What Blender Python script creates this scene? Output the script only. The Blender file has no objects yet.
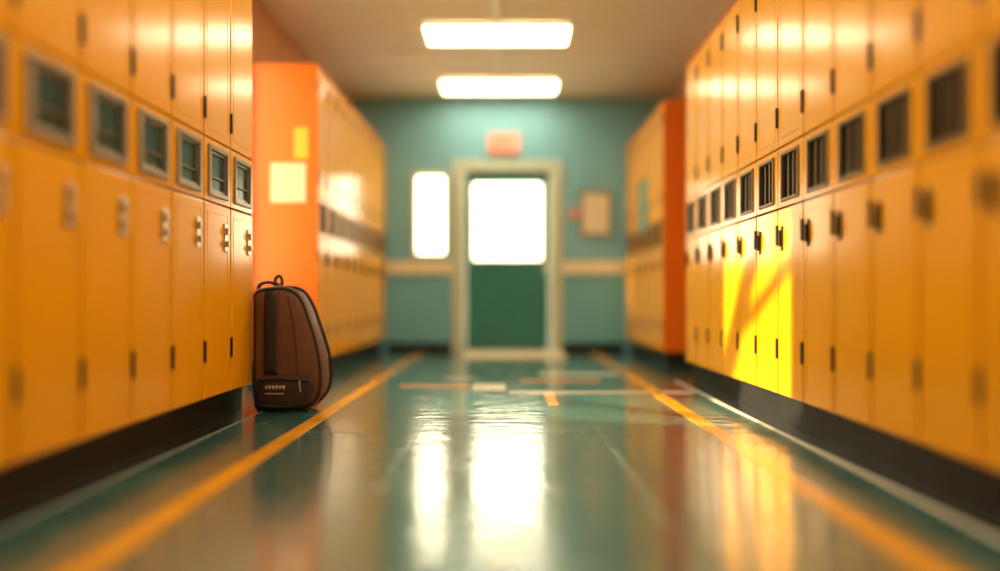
import bpy, bmesh, math, random
from mathutils import Vector
from mathutils.bvhtree import BVHTree
random.seed(3)
S = bpy.context.scene
S.view_settings.view_transform = 'Standard'
H = 0.62          # camera height
CEIL = 2.95
WL, WR = -1.95, 1.90
YF, YB = 8.24, -2.6

# ---------------------------------------------------------------- materials
def mat(name, col, rough=0.5, metal=0.0, coat=0.0, noise=0.0, nscale=6.0, bump=0.0, bscale=40.0, emit=None, es=0.0, rvar=0.0, spec=.5):
    m = bpy.data.materials.new(name); m.use_nodes = True
    nt = m.node_tree; b = nt.nodes['Principled BSDF']
    b.inputs['Base Color'].default_value = (*col, 1)
    b.inputs['Roughness'].default_value = rough
    b.inputs['Metallic'].default_value = metal
    b.inputs['Coat Weight'].default_value = coat
    b.inputs['Coat Roughness'].default_value = 0.12
    b.inputs['Specular IOR Level'].default_value = spec
    tc = nt.nodes.new('ShaderNodeTexCoord')
    if noise > 0 or rvar > 0:
        n = nt.nodes.new('ShaderNodeTexNoise'); n.inputs['Scale'].default_value = nscale
        n.inputs['Detail'].default_value = 5
        nt.links.new(tc.outputs['Object'], n.inputs['Vector'])
        if noise > 0:
            r = nt.nodes.new('ShaderNodeValToRGB')
            r.color_ramp.elements[0].position = .3; r.color_ramp.elements[1].position = .7
            r.color_ramp.elements[0].color = (*[c*(1-noise) for c in col], 1)
            r.color_ramp.elements[1].color = (*[min(1, c*(1+noise)) for c in col], 1)
            nt.links.new(n.outputs['Fac'], r.inputs['Fac'])
            nt.links.new(r.outputs['Color'], b.inputs['Base Color'])
        if rvar > 0:
            mr = nt.nodes.new('ShaderNodeMapRange')
            mr.inputs['From Min'].default_value = .3; mr.inputs['From Max'].default_value = .7
            mr.inputs['To Min'].default_value = max(0, rough-rvar); mr.inputs['To Max'].default_value = rough+rvar
            nt.links.new(n.outputs['Fac'], mr.inputs['Value'])
            nt.links.new(mr.outputs['Result'], b.inputs['Roughness'])
    if bump > 0:
        n2 = nt.nodes.new('ShaderNodeTexNoise'); n2.inputs['Scale'].default_value = bscale
        bp = nt.nodes.new('ShaderNodeBump'); bp.inputs['Strength'].default_value = bump
        bp.inputs['Distance'].default_value = 0.004
        nt.links.new(tc.outputs['Object'], n2.inputs['Vector'])
        nt.links.new(n2.outputs['Fac'], bp.inputs['Height'])
        nt.links.new(bp.outputs['Normal'], b.inputs['Normal'])
    if emit:
        b.inputs['Emission Color'].default_value = (*emit, 1)
        b.inputs['Emission Strength'].default_value = es
    return m

M_lock = mat('locker_paint', (0.84, 0.385, 0.003), .20, coat=.25, noise=.02, nscale=.8, bump=.06, bscale=3, rvar=.02, spec=.42)
M_end = mat('locker_end_paint', (0.70, 0.145, 0.003), .42, coat=.05, noise=.04, nscale=1, bump=.05, bscale=4, spec=.3)
M_gap = mat('locker_gap', (0.10, 0.035, 0.004), .7, noise=.2)
M_black = mat('black_metal', (0.022, 0.018, 0.014), .5, noise=.2, spec=.3)
M_plinth = mat('plinth_black', (0.010, 0.011, 0.011), .5, noise=.2, spec=.3)
M_border = mat('border_tile_black', (0.014, 0.020, 0.020), .18, coat=.9, noise=.2)
M_chrome = mat('brushed_steel', (0.30, 0.27, 0.21), .38, metal=.9, noise=.06, nscale=5, rvar=.05)
M_latch = mat('latch_steel', (0.60, 0.55, 0.45), .3, metal=.9, noise=.06, nscale=5, rvar=.05)
M_dkchrome = mat('dark_steel', (0.20, 0.12, 0.04), .4, metal=.6, noise=.1, nscale=5)
M_tealglass = mat('vent_glass', (0.010, 0.050, 0.043), .25, noise=.3, nscale=9)
M_dark = mat('vent_dark', (0.006, 0.005, 0.004), .7, noise=.2, spec=.1)
M_wallwarm = mat('wall_warm', (0.56, 0.30, 0.13), .75, noise=.05, bump=.15, bscale=90)
M_cream = mat('cream_trim', (0.78, 0.72, 0.54), .5, noise=.05)
M_frame = mat('door_frame_paint', (0.50, 0.58, 0.46), .45, noise=.05)
M_door = mat('door_paint', (0.020, 0.19, 0.195), .4, noise=.08, nscale=3)
M_paper = mat('paper', (0.74, 0.64, 0.43), .8, noise=.03)
M_ypaper = mat('yellow_paper', (0.85, 0.45, 0.04), .8, noise=.04)
M_ink = mat('ink', (0.50, 0.42, 0.32), .8, noise=.1)
M_wood = mat('wood_frame', (0.26, 0.16, 0.08), .45, noise=.25, nscale=14)
M_red = mat('sign_red', (0.80, 0.10, 0.04), .5, noise=.03, emit=(1, .12, .05), es=.3)
M_signw = mat('sign_white', (0.85, .45, .32), .5, noise=.03, emit=(1, .5, .35), es=.2)
M_yel = mat('line_yellow', (0.82, 0.38, 0.02), .2, coat=.4, noise=.14, nscale=8, rvar=.07)
M_oran = mat('sunstreak_orange', (0.90, 0.36, 0.06), .25, coat=.3, noise=.1)  # colour for sun streaks painted on the floor
M_lw = mat('streak_and_edge_white', (0.88, 0.84, 0.70), .22, coat=.3, noise=.08)
M_seam = mat('tile_seam_light', (0.40, 0.46, 0.42), .22, coat=.3, noise=.2)
M_poster = mat('poster_teal', (0.03, 0.24, 0.22), .5, noise=.2)
M_lamp = mat('lamp_diffuser', (1, .95, .85), .4, noise=.01, emit=(1.0, .85, .56), es=11.8)
M_grid = mat('ceiling_tbar', (0.74, 0.68, 0.55), .5, noise=.05)
M_pack = mat('pack_leather', (0.135, 0.050, 0.020), .55, noise=.22, nscale=9, bump=.3, bscale=60)
M_pack2 = mat('pack_leather_dark', (0.036, 0.017, 0.011), .55, noise=.25, nscale=9, bump=.3, bscale=60)
M_web = mat('pack_webbing', (0.010, 0.009, 0.008), .6, noise=.3, bump=.3, bscale=300)
M_label = mat('pack_label', (0.62, 0.46, 0.32), .6, noise=.1)
M_blocker = mat('blocker_bark', (0.10, 0.06, 0.035), .9, noise=.4, nscale=12, bump=.8, bscale=25)

# glass (thin)
M_glass = bpy.data.materials.new('window_glass'); M_glass.use_nodes = True
nt = M_glass.node_tree; nt.nodes.clear()
o = nt.nodes.new('ShaderNodeOutputMaterial'); mx = nt.nodes.new('ShaderNodeMixShader')
tr = nt.nodes.new('ShaderNodeBsdfTransparent'); gl = nt.nodes.new('ShaderNodeBsdfGlossy')
gl.inputs['Roughness'].default_value = .05; mx.inputs[0].default_value = .07
tr.inputs['Color'].default_value = (1, .98, .93, 1)
nt.links.new(tr.outputs[0], mx.inputs[1]); nt.links.new(gl.outputs[0], mx.inputs[2]); nt.links.new(mx.outputs[0], o.inputs[0])

# far wall : two-tone paint split at chair rail
M_teal = mat('wall_teal', (0.12, 0.30, 0.27), .6, bump=.15, bscale=90)
nt = M_teal.node_tree; b = nt.nodes['Principled BSDF']
tc = [n for n in nt.nodes if n.type == 'TEX_COORD'][0]
sx = nt.nodes.new('ShaderNodeSeparateXYZ'); gt = nt.nodes.new('ShaderNodeMath'); gt.operation = 'GREATER_THAN'; gt.inputs[1].default_value = .96
mc = nt.nodes.new('ShaderNodeMix'); mc.data_type = 'RGBA'
mc.inputs[6].default_value = (0.14, 0.42, 0.54, 1); mc.inputs[7].default_value = (0.19, 0.46, 0.57, 1)
nt.links.new(tc.outputs['Object'], sx.inputs[0]); nt.links.new(sx.outputs['Z'], gt.inputs[0])
nt.links.new(gt.outputs[0], mc.inputs[0]); nt.links.new(mc.outputs[2], b.inputs['Base Color'])

# floor tiles
M_floor = mat('floor_tile', (0.05, 0.12, 0.11), .2, coat=1.0, spec=.7)
nt = M_floor.node_tree; b = nt.nodes['Principled BSDF']; tc = [n for n in nt.nodes if n.type == 'TEX_COORD'][0]
b.inputs['Coat Roughness'].default_value = .10
b.inputs['Coat IOR'].default_value = 1.8
br = nt.nodes.new('ShaderNodeTexBrick'); br.offset = 0; br.squash = 1
mp = nt.nodes.new('ShaderNodeMapping'); mp.inputs['Location'].default_value = (0.0, .1, 0)
nt.links.new(tc.outputs['Object'], mp.inputs[0]); nt.links.new(mp.outputs[0], br.inputs['Vector'])
br.inputs['Scale'].default_value = 1; br.inputs['Brick Width'].default_value = .42; br.inputs['Row Height'].default_value = .84
br.inputs['Mortar Size'].default_value = .003; br.inputs['Mortar Smooth'].default_value = .2
br.inputs['Color1'].default_value = (0.045, 0.165, 0.160, 1); br.inputs['Color2'].default_value = (0.060, 0.195, 0.185, 1)
br.inputs['Mortar'].default_value = (0.02, 0.05, 0.05, 1)
nz = nt.nodes.new('ShaderNodeTexNoise'); nz.inputs['Scale'].default_value = 3.5; nz.inputs['Detail'].default_value = 6
nt.links.new(tc.outputs['Object'], nz.inputs['Vector'])
mm = nt.nodes.new('ShaderNodeMix'); mm.data_type = 'RGBA'; mm.blend_type = 'MULTIPLY'; mm.inputs[0].default_value = .25
nt.links.new(br.outputs['Color'], mm.inputs[6]); nt.links.new(nz.outputs['Fac'], mm.inputs[7])
nt.links.new(mm.outputs[2], b.inputs['Base Color'])
mr = nt.nodes.new('ShaderNodeMapRange'); mr.inputs['From Min'].default_value = .3; mr.inputs['From Max'].default_value = .7
mr.inputs['To Min'].default_value = .12; mr.inputs['To Max'].default_value = .30
nt.links.new(nz.outputs['Fac'], mr.inputs['Value']); nt.links.new(mr.outputs[0], b.inputs['Roughness'])
mp3 = nt.nodes.new('ShaderNodeMapping'); mp3.inputs['Scale'].default_value = (3, 11, 1)
n3 = nt.nodes.new('ShaderNodeTexNoise'); n3.inputs['Scale'].default_value = 1.6; n3.inputs['Detail'].default_value = 3
nt.links.new(tc.outputs['Object'], mp3.inputs[0])
bp = nt.nodes.new('ShaderNodeBump'); bp.inputs['Strength'].default_value = .45; bp.inputs['Distance'].default_value = .01
mm2 = nt.nodes.new('ShaderNodeMath'); mm2.operation = 'MULTIPLY_ADD'; mm2.inputs[1].default_value = -.2
nt.links.new(mp3.outputs[0], n3.inputs['Vector']); nt.links.new(br.outputs['Fac'], mm2.inputs[0]); nt.links.new(n3.outputs['Fac'], mm2.inputs[2])
nt.links.new(mm2.outputs[0], bp.inputs['Height']); nt.links.new(bp.outputs[0], b.inputs['Normal']); nt.links.new(bp.outputs[0], b.inputs['Coat Normal'])

M_ceil = mat('ceiling_tile', (0.72, 0.66, 0.54), .85, noise=.05, nscale=1.2, bump=.3, bscale=160)

# ---------------------------------------------------------------- mesh helpers
def box(bm, x0, x1, y0, y1, z0, z1):
    vs = [bm.verts.new((x, y, z)) for z in (z0, z1) for y in (y0, y1) for x in (x0, x1)]
    for f in ((0, 2, 3, 1), (4, 5, 7, 6), (0, 1, 5, 4), (2, 6, 7, 3), (0, 4, 6, 2), (1, 3, 7, 5)):
        bm.faces.new([vs[i] for i in f])

def finish(bm, name, m, bevel=0, parent=None, smooth=False, seg=2):
    bmesh.ops.recalc_face_normals(bm, faces=bm.faces)
    me = bpy.data.meshes.new(name); bm.to_mesh(me); bm.free()
    ob = bpy.data.objects.new(name, me); S.collection.objects.link(ob)
    me.materials.append(m)
    if bevel:
        bv = ob.modifiers.new('bev', 'BEVEL'); bv.width = bevel; bv.segments = seg; bv.limit_method = 'ANGLE'
        bv.harden_normals = False
    if smooth:
        for p in me.polygons: p.use_smooth = True
    if parent: ob.parent = parent
    return ob

def boxes(name, lst, m, bevel=0, parent=None):
    bm = bmesh.new()
    for b_ in lst: box(bm, *b_)
    return finish(bm, name, m, bevel, parent)

def empty(name, loc=(0, 0, 0)):
    e = bpy.data.objects.new(name, None); e.empty_display_size = .1; S.collection.objects.link(e)
    e.location = loc
    return e

def tube(name, pts, r, m, parent=None, cyclic=False, radii=None):
    cu = bpy.data.curves.new(name, 'CURVE'); cu.dimensions = '3D'; cu.bevel_depth = r; cu.bevel_resolution = 3
    sp = cu.splines.new('NURBS'); sp.points.add(len(pts)-1); sp.use_endpoint_u = True; sp.order_u = 3
    for k, (p, q) in enumerate(zip(sp.points, pts)):
        p.co = (*q, 1)
        if radii: p.radius = radii[k]
    sp.use_cyclic_u = cyclic; cu.materials.append(m); cu.use_fill_caps = True
    ob = bpy.data.objects.new(name, cu); S.collection.objects.link(ob)
    if parent: ob.parent = parent
    return ob

def wall_cells(a0, a1, z0, z1, holes):
    xs = sorted({a0, a1, *[h[0] for h in holes], *[h[1] for h in holes]})
    zs = sorted({z0, z1, *[h[2] for h in holes], *[h[3] for h in holes]})
    out = []
    for i in range(len(xs)-1):
        for j in range(len(zs)-1):
            cx, cz = (xs[i]+xs[i+1])/2, (zs[j]+zs[j+1])/2
            if not any(h[0] < cx < h[1] and h[2] < cz < h[3] for h in holes):
                out.append((xs[i], xs[i+1], zs[j], zs[j+1]))
    return out

# ---------------------------------------------------------------- room shell
T = .12
boxes('floor', [(WL-T, WR+T, YB-T, YF+T, -.1, 0)], M_floor)
boxes('ceiling', [(WL-T, WR+T, YB-T, YF+T, CEIL, CEIL+.1)], M_ceil)
D0, D1, DT = -.515, .525, 2.13          # door opening
FW = (-1.07, -.71, 1.12, 2.06)          # far side window
far = wall_cells(WL, WR, 0, CEIL, [(D0, D1, 0, DT), FW])
boxes('wall_back', [(a, b_, YF, YF+T, c, d) for a, b_, c, d in far], M_teal)
LWIN = [(4.10, 5.22, .66, 2.62)]
lw = wall_cells(YB, YF, 0, CEIL, LWIN)
boxes('wall_left', [(WL-T, WL, a, b_, c, d) for a, b_, c, d in lw], M_wallwarm)
boxes('wall_right', [(WR, WR+T, YB, YF, 0, CEIL)], M_wallwarm)
boxes('wall_front', [(WL, WR, YB-T, YB, 0, CEIL)], M_wallwarm)

# ceiling T-bar grid
g = []
for x in [-1.54, -.80, .63, 1.3]:
    g.append((x-.012, x+.012, YB, YF-.005, CEIL-.008, CEIL-.0005))
y = -2.3
while y < YF-.1:
    g.append((WL+.01, WR-.01, y-.012, y+.012, CEIL-.007, CEIL-.0005)); y += .6
boxes('ceiling_grid', g, M_grid)

# ceiling lamps
LY = (-1.45, .05, 1.55, 3.05, 4.6, 6.22, 7.75)
for yc in LY:
    e = empty('ceiling_light', (-.085, yc, CEIL))
    w, l = .62, .22
    boxes('housing', [(-w-.025, w+.025, -l-.025, -l, -.03, -.0085), (-w-.025, w+.025, l, l+.025, -.03, -.0085),
                      (-w-.025, -w, -l, l, -.03, -.0085), (w, w+.025, -l, l, -.03, -.0085)], M_grid, .003, e)
    boxes('diffuser', [(-w, w, -l, l, -.024, -.0085)], M_lamp, 0, e)
rw = []
ys = [YB+.05]+[v for yc in LY for v in (yc-.247, yc+.247)]+[YF-.02]
for k in range(0, len(ys), 2): rw.append((-.125, -.055, ys[k], ys[k+1], CEIL-.03, CEIL-.0085))
boxes('ceiling_raceway', rw, M_grid, .004)

# ---------------------------------------------------------------- far door
e = empty('door_1', (0, YF, 0))
yd0, yd1 = .03, .075
dl = wall_cells(D0+.035, D1-.035, .012, DT-.035, [(-.39, .40, 1.07, 1.96)])
boxes('leaf', [(a, b_, yd0, yd1, c, d) for a, b_, c, d in dl], M_door, 0, e)
boxes('window_bead', [(-.41, .42, yd0-.012, yd0-.001, 1.05, 1.07), (-.41, .42, yd0-.012, yd0-.001, 1.96, 1.98),
                      (-.41, -.39, yd0-.012, yd0-.001, 1.07, 1.96), (.40, .42, yd0-.012, yd0-.001, 1.07, 1.96)], M_door, .003, e)
boxes('glass_pane', [(-.39, .40, .05, .056, 1.07, 1.96)], M_glass, 0, e)
boxes('kick_plate', [(-.44, .45, yd0-.004, yd0-.001, .06, .30)], M_door, .001, e)
boxes('lever_plate', [(.443, .475, yd0-.022, yd0-.013, .90, 1.06)], M_latch, .003, e)
boxes('lever', [(.36, .47, yd0-.06, yd0-.045, .96, .98), (.45, .468, yd0-.05, yd0-.015, .96, .98)], M_latch, .004, e)
boxes('frame', [(D0-.12, D0+.03, -.03, -.001, 0.001, DT+.09), (D1-.03, D1+.12, -.03, -.001, .001, DT+.09), (D0+.03, D1-.03, -.03, -.001, DT-.03, DT+.09),
                (D0+.001, D0+.03, 0, .115, .001, DT-.001), (D1-.03, D1-.001, 0, .115, .001, DT-.001), (D0+.03, D1-.03, 0, .115, DT-.03, DT-.001)], M_frame, .003, e)
boxes('threshold', [(D0+.03, D1-.03, -.02, .11, .001, .011)], M_latch, .002, e)
boxes('door_sun_patch', [(-.46, .62, 7.30, 8.12, .0005, .012)], M_cream, .003)  # cream slab painting the bright sunlit patch in front of the door

# far wall window
e = empty('window_1', (0, YF, 0))
a, b_, c, d = FW
boxes('frame', [(a-.03, a+.02, -.02, .1, c-.03, d+.03), (b_-.02, b_+.03, -.02, .1, c-.03, d+.03),
                (a+.02, b_-.02, -.02, .1, c-.03, c+.02), (a+.02, b_-.02, -.02, .1, d-.02, d+.03)], M_frame, .003, e)
boxes('glass_pane', [(a+.02, b_-.02, .05, .056, c+.02, d-.02)], M_glass, 0, e)
# left side window (between locker banks)
e = empty('window_2', (WL, 0, 0))
a, b_, c, d = LWIN[0]
fr = [(-.1, .02, a-.03, a+.03, c-.03, d+.03), (-.1, .02, b_-.03, b_+.03, c-.03, d+.03),
      (-.1, .02, a+.03, b_-.03, c-.03, c+.03), (-.1, .02, a+.03, b_-.03, d-.03, d+.03)]
boxes('frame', fr, M_frame, .003, e)
boxes('glass_pane', [(-.055, -.05, a+.03, b_-.03, c+.03, d-.03)], M_glass, 0, e)
# added tree-shaped sun blocker, unseen outside that window, to cast diagonal streaks
e = empty('streak_blocker', (-3.2, 5.0, 0))
tube('blocker_trunk', [(0, 1.4, -.1), (0, 1.15, .8), (.02, .85, 1.5), (0, .45, 2.2), (0, -.1, 3.0), (0, -.7, 4.0)], .11, M_blocker, e, radii=[1.3, 1.15, 1.05, 1, .8, .4])
tube('blocker_limb_1', [(0, 1.05, 1.05), (0, .45, 1.40), (.03, -.1, 1.75), (0, -.9, 2.4)], .07, M_blocker, e, radii=[1.1, 1, .85, .4])
tube('blocker_limb_2', [(0, .6, 2.0), (.05, .7, 2.9), (0, 1.2, 3.6)], .05, M_blocker, e, radii=[1.1, .9, .4])
tube('blocker_limb_3', [(0, .25, 2.5), (.05, -.45, 2.75), (0, -1.1, 3.2)], .05, M_blocker, e, radii=[1.1, .9, .4])
boxes('exterior_ground', [(-9, WL-T-.01, 0, 11, -.12, -.02)], mat('dry_grass', (.30, .26, .12), .95, noise=.3, nscale=5))

# chair rail, baseboards
boxes('trim_1', [(-1.40, D0-.125, YF-.025, YF-.001, .90, 1.05), (D1+.125, WR-.52, YF-.025, YF-.001, .90, 1.05)], M_cream, .005)
boxes('baseboard_back', [(-1.40, D0-.125, YF-.018, YF-.001, .001, .10), (D1+.125, 1.36, YF-.018, YF-.001, .001, .10)], M_plinth, .003)

# exit sign
e = empty('exit_sign', (-.035, YF, 2.41))
boxes('housing', [(-.18, .18, -.05, -.001, -.115, .115)], M_signw, .008, e)
L = []
def seg(x0, x1, z0, z1): L.append((x0, x1, -.056, -.051, z0, z1))
zt, zb, t = .06, -.06, .022
x = -.13; seg(x, x+t, zb, zt); seg(x+t, x+.055, zt-t, zt); seg(x+t, x+.05, -t/2, t/2); seg(x+t, x+.055, zb, zb+t)
x = .03; seg(x, x+t, zb, zt)
x = .065; seg(x, x+.065, zt-t, zt); seg(x+.022, x+.022+t, zb, zt-t)
boxes('letters', L, M_red, 0, e)
bm = bmesh.new()
for s in (-1, 1):
    p = [(-.065, zb if s > 0 else zt), (-.043, zb if s > 0 else zt), (.012, zt if s > 0 else zb), (-.010, zt if s > 0 else zb)]
    vs = [bm.verts.new((q[0], -.057-.001*s, q[1])) for q in p]; bm.faces.new(vs)
finish(bm, 'letter_x', M_red, 0, e)
boxes('red_border', [(-.17, .17, -.054, -.0505, .085, .105), (-.17, .17, -.054, -.0505, -.105, -.085)], M_red, 0, e)

# framed notice + fire call point
e = empty('picture_frame', (1.03, YF, 1.60))
boxes('frame', [(-.18, .18, -.03, -.001, .235, .26), (-.18, .18, -.03, -.001, -.26, -.235), (-.18, -.155, -.03, -.001, -.235, .235), (.155, .18, -.03, -.001, -.235, .235)], M_wood, .004, e)
boxes('print', [(-.155, .155, -.012, -.002, -.235, .235)], M_cream, 0, e)
boxes('text_lines', [(-.10, .10-.03*(k % 3), -.014, -.0125, .15-.05*k, .156-.05*k) for k in range(7)], M_ink, 0, e)
e = empty('fire_alarm_call_point', (.78, YF, 1.60))
boxes('body', [(-.035, .035, -.04, -.001, -.05, .05)], M_red, .008, e)
boxes('button', [(-.015, .015, -.048, -.041, -.015, .015)], M_signw, .004, e)

# ---------------------------------------------------------------- lockers
def bank(side, xf, y0, y1, n, style):
    """side -1: left wall (front faces +x), +1: right wall (front faces -x)"""
    ZP, ZD1, ZV0, ZV1, ZD2, ZT = .14, 1.075, 1.10, 1.35, 1.385, 2.37
    if side > 0: ZD1, ZV0, ZV1, ZD2 = 1.055, 1.08, 1.325, 1.36
    e = empty('locker_bank', (xf, 0, 0))
    s = side
    back = (WL+.004 - xf) if side < 0 else (WR-.004 - xf)
    def B(u0, u1, ya, yb, za, zb):   # u = distance outwards into corridor (negative = into locker)
        x0, x1 = -s*u0, -s*u1
        return (min(x0, x1), max(x0, x1), ya, yb, za, zb)
    D = -abs(back)
    boxes('carcass', [B(D, -.022, y0+.016, y1-.016, ZP, ZT-.016)], M_gap, 0, e)
    boxes('end_panel', [B(D, -.004, y0, y0+.0155, ZP, ZT), B(D, -.004, y1-.0155, y1, ZP, ZT),
                        B(D, -.004, y0+.016, y1-.016, ZT-.0155, ZT)], M_end, .002, e)
    boxes('plinth', [B(D+.02, -.05, y0+.03, y1-.03, .001, ZP-.001)], M_plinth, 0, e)
    w = (y1-y0)/n
    low, upp, ven, fr, slat, glass, hin, lat, latd, rim = [], [], [], [], [], [], [], [], [], []
    for i in range(n):
        a = y0+i*w; b = a+w; g = .005
        low.append(B(-.021, 0, a+g, b-g, ZP+.006, ZD1))
        upp.append(B(-.021, 0, a+g, b-g, ZD2, ZT-.022))
        vm = .045 if style == 'L' else .05
        va, vb = a+vm, b-vm
        z0, z1 = ZV0+.012, ZV1-.004
        for q in ((a+g, va, ZD1+.008, ZD2-.008), (vb, b-g, ZD1+.008, ZD2-.008), (va, vb, ZD1+.008, z0), (va, vb, z1, ZD2-.008)):
            ven.append(B(-.021, -.001, *q))
        t = .018 if style == 'L' else .012
        o = .010 if style == 'L' else .007
        for q in ((va-.004, va+t, z0-.004, z1+.004), (vb-t, vb+.004, z0-.004, z1+.004), (va+t, vb-t, z0-.004, z0+t), (va+t, vb-t, z1-t, z1+.004)):
            fr.append(B(-.018, o, *q))
        glass.append(B(-.0215, -.010, va+t, vb-t, z0+t, z1-t))
        if style == 'L':
            k1 = .03
            for q in ((va+t, va+t+k1, z0+t, z1-t), (vb-t-k1*.3, vb-t, z0+t, z1-t), (va+t+k1, vb-t-k1*.3, z0+t, z0+t+k1*.5), (va+t+k1, vb-t-k1*.3, z1-t-k1*.5, z1-t)):
                slat.append(B(-.013, -.002, *q))
            slat.append(B(-.009, .0, va+t+k1, vb-t-k1*.3, z0+.085, z0+.090))
        else:
            for k in range(1, 3):
                yy = va+t+(vb-va-2*t)*k/3
                slat.append(B(-.009, -.003, yy-.005, yy+.005, z0+t, z1-t))
        for (za, zb) in ((ZP+.05, ZD1-.04), (ZD2+.04, ZT-.07)):
            r0, r1 = a+.035, b-.035
            rim += [B(-.001, .0015, r0, r0+.005, za, zb), B(-.001, .0015, r1-.005, r1, za, zb),
                    B(-.001, .0015, r0+.005, r1-.005, za, za+.005), B(-.001, .0015, r0+.005, r1-.005, zb-.005, zb)]
        for zh in (.32, 1.46, 2.16):
            hin.append(B(.0005, .009, a-.007+w*(0 if i else .03), a+.009+w*(0 if i else .03), zh, zh+.10))
        if style == 'R':
            hin.append(B(.0005, .009, a-.007+w*(0 if i else .03), a+.009+w*(0 if i else .03), .88, .98))
        yl = b-.07 if style == 'L' else b-.06
        zl = .85
        if style == 'L':
            lat.append(B(.0005, .007, yl-.022, yl+.022, zl, zl+.14))
            lat.append(B(.007, .022, yl-.010, yl+.010, zl+.025, zl+.055))
            lat.append(B(.007, .020, yl-.011, yl+.011, zl+.085, zl+.12))
        else:
            latd.append(B(.0005, .006, yl-.012, yl+.012, zl, zl+.12))
            latd.append(B(.006, .018, yl-.005, yl+.005, zl+.02, zl+.10))
    boxes('lower_doors', low, M_lock, .006, e)
    boxes('upper_doors', upp, M_lock, .006, e)
    boxes('vent_panels', ven, M_lock, .001, e)
    boxes('vent_frames', fr, M_chrome if style == 'L' else M_dkchrome, .003, e)
    boxes('vent_slats', slat, M_chrome if style == 'L' else M_dkchrome, .001, e)
    boxes('vent_glass', glass, M_tealglass if style == 'L' else M_dark, 0, e)
    boxes('door_ribs', rim, M_lock, .0005, e)
    boxes('hinges', hin, M_black, .002, e)
    if lat: boxes('latches', lat, M_latch, .004, e)
    if latd: boxes('latch_plates', latd, M_black, .002, e)
    return e
L1E = 3.93
bank(-1, -1.41, L1E-18*.317, L1E, 18, 'L')
bank(-1, -1.41, 5.28, 8.215, 10, 'R')
bank(1, 1.34, 5.305-24*.30, 5.305, 24, 'R')
bank(1, 1.38, 6.26, 8.205, 6, 'R')

# papers on orange end panel of far left bank (faces camera, y=5.28)
e = empty('notice_paper', (-1.63, 5.28, 1.48))
boxes('sheet', [(-.13, .13, -.005, -.001, -.145, .145)], M_paper, 0, e)
boxes('text_lines', [(-.09, .09-.03*(k % 2), -.0065, -.0055, .09-.035*k, .095-.035*k) for k in range(6)], M_ink, 0, e)
boxes('yellow_note', [(-1.585, -1.485, 5.275, 5.279, 1.66, 1.89)], M_ypaper, .0)
boxes('wall_poster', [(1.372, 1.377, 6.95, 7.35, 1.28, 1.80)], M_poster)

# ---------------------------------------------------------------- floor markings
boxes('floor_line_yellow', [(-1.01, -.93, YB+.1, 8.0, .0003, .0018)], M_yel)
boxes('floor_line_yellow', [(.93, 1.01, YB+.1, 8.0, .0003, .0018)], M_yel)
boxes('floor_edge_strip', [(1.250, 1.27, YB+.1, 5.3, .0003, .004)], M_lw, .001)  # edge trim; its stronger white paints the sun it catches
boxes('floor_edge_strip', [(-1.345, -1.338, YB+.1, 3.9, .0003, .003)], M_seam, .001)
boxes('floor_border_tile', [(1.2705, WR-.01, YB+.1, 5.3, .0002, .0007), (WL+.01, -1.346, YB+.1, 3.92, .0002, .0007)], M_border)
boxes('floor_sunstreak_cream', [(-.24, -.01, 4.74, 5.12, .0003, .0012), (.01, 1.22, 4.60, 4.69, .0003, .0012), (-.5, -.23, 5.45, 5.5, .0003, .0012), (.25, .9, 5.7, 5.85, .0003, .0012)], M_lw)  # sun streaks on the floor, painted as flat cream strips
boxes('floor_tile_seam', [(-.417, -.410, 2.3, 3.6, .0003, .0010), (.436, .442, 1.9, 2.9, .0003, .0010)], M_seam)  # pale colour paints the reflections lying along these tile seams
boxes('floor_sunstreak_orange', [(-.75, -.26, 4.94, 5.04, .0003, .0012), (.24, .30, 4.1, 4.58, .0003, .0012), (.1, .70, 5.25, 5.36, .0003, .0012)], M_oran)  # warm sun streaks painted as orange strips

# ---------------------------------------------------------------- backpack
PB = Vector((-1.21, 3.93, 0))
def px(p, d=3.88):
    return ((p[0]-507)*d/708 - PB.x, H-(p[1]-298)*d/708)
raw = [(255, 407), (254, 370), (254, 330), (254, 302), (256, 290), (272, 286), (289, 287), (301, 296), (309, 316), (316, 338), (321, 362), (322, 386), (317, 403), (303, 410), (280, 411), (262, 411)]
ctrl = [px(p) for p in raw]
zmin = min(c[1] for c in ctrl)
ctrl = [(c[0], (c[1]-zmin)+0.001) for c in ctrl]
def crom(P, n=6):
    out = []; N = len(P)
    for i in range(N):
        p0, p1, p2, p3 = [Vector(P[(i+k-1) % N]) for k in range(4)]
        for j in range(n):
            t = j/n
            out.append(.5*((2*p1)+(-p0+p2)*t+(2*p0-5*p1+4*p2-p3)*t*t+(-p0+3*p1-3*p2+p3)*t**3))
    return out
OUT = [Vector((v.x, max(v.y, .001))) for v in crom(ctrl)]
cx = sum(v.x for v in OUT)/len(OUT); cz = sum(v.y for v in OUT)/len(OUT)
C2 = Vector((cx, cz))
pack = empty('backpack', PB)
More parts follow.
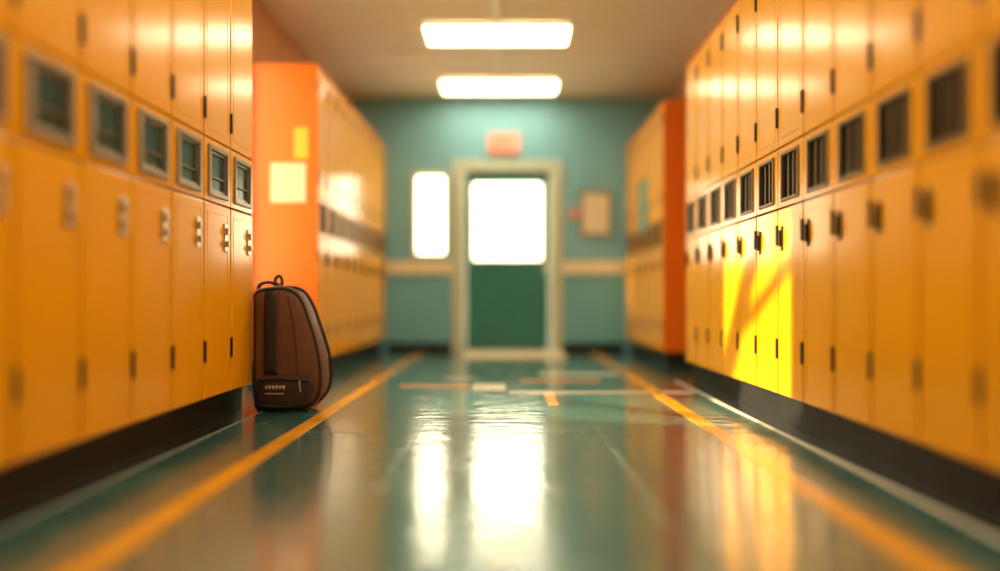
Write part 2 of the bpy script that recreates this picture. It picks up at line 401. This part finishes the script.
def dome(name, outline, c, y_side, y_bulge, m, y_back=None, hshift=0):
    bm = bmesh.new(); rings = []
    yb = y_back if y_back is not None else -y_side
    prof = []
    K = 8
    for k in range(K+1):
        a = math.pi/2*k/K
        prof.append((math.sin(a)**.55 if k else .0, yb + (abs(y_bulge)*.6)*math.cos(a)))
    for k in range(K, -1, -1):
        a = math.pi/2*k/K
        prof.append((math.sin(a)**.55 if k else .0, y_side - y_bulge*math.cos(a)))
    for s_, y_ in prof:
        if s_ < 1e-6:
            rings.append([bm.verts.new((c.x, y_, c.y))])
        else:
            rings.append([bm.verts.new((c.x+(v.x-c.x)*s_, y_, c.y+(v.y-c.y)*s_)) for v in outline])
    n = len(outline)
    for r in range(len(rings)-1):
        A, B_ = rings[r], rings[r+1]
        for i in range(n):
            j = (i+1) % n
            if len(A) == 1: bm.faces.new((A[0], B_[i], B_[j]))
            elif len(B_) == 1: bm.faces.new((A[i], A[j], B_[0]))
            else: bm.faces.new((A[i], A[j], B_[j], B_[i]))
    bmesh.ops.recalc_face_normals(bm, faces=bm.faces)
    tree = BVHTree.FromBMesh(bm)
    ob = finish(bm, name, m, 0, pack, True)
    return ob, tree
body, T1 = dome('body', OUT, C2, -.035, .05, M_pack, .10)
def inset(P, c, s): return [c+(v-c)*s for v in P]
pk = [px(p) for p in [(258, 406), (258, 388), (258, 380), (268, 376), (294, 376), (312, 378), (317, 386), (312, 400), (300, 408), (278, 408)]]
pk = [(p[0], p[1]-zmin+.004) for p in pk]
PK = crom(pk, 5); cpk = sum(PK, Vector((0, 0)))/len(PK)
pocket, T2 = dome('front_pocket', PK, cpk, -.075, .03, M_pack2, -.045)
def hit(x, z, off):
    best = None
    for Tt in (T1, T2):
        r = Tt.ray_cast(Vector((x, -1, z)), Vector((0, 1, 0)))
        if r[0] is not None and (best is None or r[0].y < best): best = r[0].y
    return (best if best is not None else -.045)-off
def ribbon(name, pts, w, m, off=.003, th=.004, sub=8, closed=False):
    P = [Vector(p) for p in pts]; Q = []
    for i in range(len(P)-(0 if closed else 1)):
        for k in range(sub): Q.append(P[i].lerp(P[(i+1) % len(P)], k/sub))
    if not closed: Q.append(P[-1])
    bm = bmesh.new(); rows = []
    for i, q in enumerate(Q):
        if closed: t = Q[(i+1) % len(Q)]-Q[i-1]
        else: t = Q[min(i+1, len(Q)-1)]-Q[max(i-1, 0)]
        t.normalize(); nrm = Vector((-t.y, t.x))
        rows.append([bm.verts.new((q.x+nrm.x*o, hit(q.x, q.y, off), q.y+nrm.y*o)) for o in (-w/2, 0, w/2)])
    R = range(len(rows) if closed else len(rows)-1)
    for i in R:
        j = (i+1) % len(rows)
        for k in range(2): bm.faces.new((rows[i][k], rows[j][k], rows[j][k+1], rows[i][k+1]))
    ob = finish(bm, name, m, 0, pack, True)
    so = ob.modifiers.new('s', 'SOLIDIFY'); so.thickness = th; so.offset = 0
    return ob
def P_(l): return [(lambda q: (q[0], max(.012, q[1]-zmin)))(px(p)) for p in l]
ribbon('piping_front', inset(OUT, C2, .955), .016, M_web, sub=1, closed=True)
ribbon('side_strap', P_([(273, 291), (273, 330), (273, 374)]), .075, M_web, off=.008)
ribbon('strap_stitch', P_([(279, 294), (279, 330), (279, 372)]), .005, M_pack, off=.013)
ribbon('panel_seam', P_([(289, 296), (294, 320), (298, 345), (299, 373)]), .004, M_pack2)
ribbon('pocket_zip', P_([(261, 379), (285, 378), (312, 380)]), .012, M_web, off=.006)
ribbon('bottom_band', P_([(258, 404), (285, 406), (311, 402)]), .014, M_web, off=.004)
for k in range(6):
    ribbon('label_text', P_([(269+3.4*k, 386), (271.2+3.4*k, 386)]), .022 if k % 2 else .018, M_label, off=.008, sub=2, th=.002)
ribbon('label_line', P_([(269, 392), (287, 392)]), .005, M_label, off=.008, sub=3, th=.002)
def Z(p, y):
    q = px(p); return (q[0], y, q[1]-zmin)
tube('zip_pull', [Z((303, 379), -.12), Z((303, 384), -.125), Z((304, 390), -.12)], .004, M_latch, pack)
tube('grab_handle', [Z((256, 296), -.0), Z((254, 286), -.0), Z((261, 282), -.0), (Z((270, 282), -.0)), Z((279, 286), -.0), Z((281, 293), -.0)], .010, M_web, pack)
tube('handle_tab', [Z((271, 291), .02), Z((270, 279), .02), Z((275, 274), .02), Z((279, 280), .02), Z((277, 291), .02)], .009, M_web, pack)
tube('shoulder_strap', [Z((270, 292), .10), Z((268, 310), .16), Z((268, 345), .175), Z((268, 380), .15), Z((270, 398), .12)], .014, M_web, pack)
tube('shoulder_strap_2', [Z((284, 287), -.02), Z((300, 286), -.02), Z((312, 304), -.02), Z((320, 328), -.02), Z((328, 352), -.02), Z((331, 376), -.02), Z((326, 396), -.02), Z((312, 406), -.02)], .009, M_web, pack)
tube('loose_strap_end', [Z((284, 408.5), -.08), Z((288, 409), -.12), Z((292, 409.5), -.13), Z((298, 409), -.125)], .004, M_web, pack)

# ---------------------------------------------------------------- light
w = bpy.data.worlds.new('world'); S.world = w; w.use_nodes = True
bg = w.node_tree.nodes['Background']; bg.inputs[0].default_value = (1.0, .90, .66, 1); bg.inputs[1].default_value = 9.0
sun = bpy.data.lights.new('sun', 'SUN'); sun.energy = 17; sun.color = (1, .82, .52); sun.angle = .02
so = bpy.data.objects.new('sun', sun); S.collection.objects.link(so)
so.rotation_euler = Vector((1, -.24, -.46)).to_track_quat('-Z', 'Y').to_euler(); so.location = (-6, 5, 5)

# ---------------------------------------------------------------- camera
cam = bpy.data.cameras.new('camera'); co = bpy.data.objects.new('camera', cam); S.collection.objects.link(co)
co.location = (0, 0, H); co.rotation_euler = (math.pi/2, 0, 0)
cam.sensor_width = 36; cam.lens = 708*36/1000
cam.shift_x = -.007; cam.shift_y = .0125
cam.clip_start = .02
cam.dof.use_dof = True; cam.dof.focus_distance = 3.6; cam.dof.aperture_fstop = .21
S.camera = co
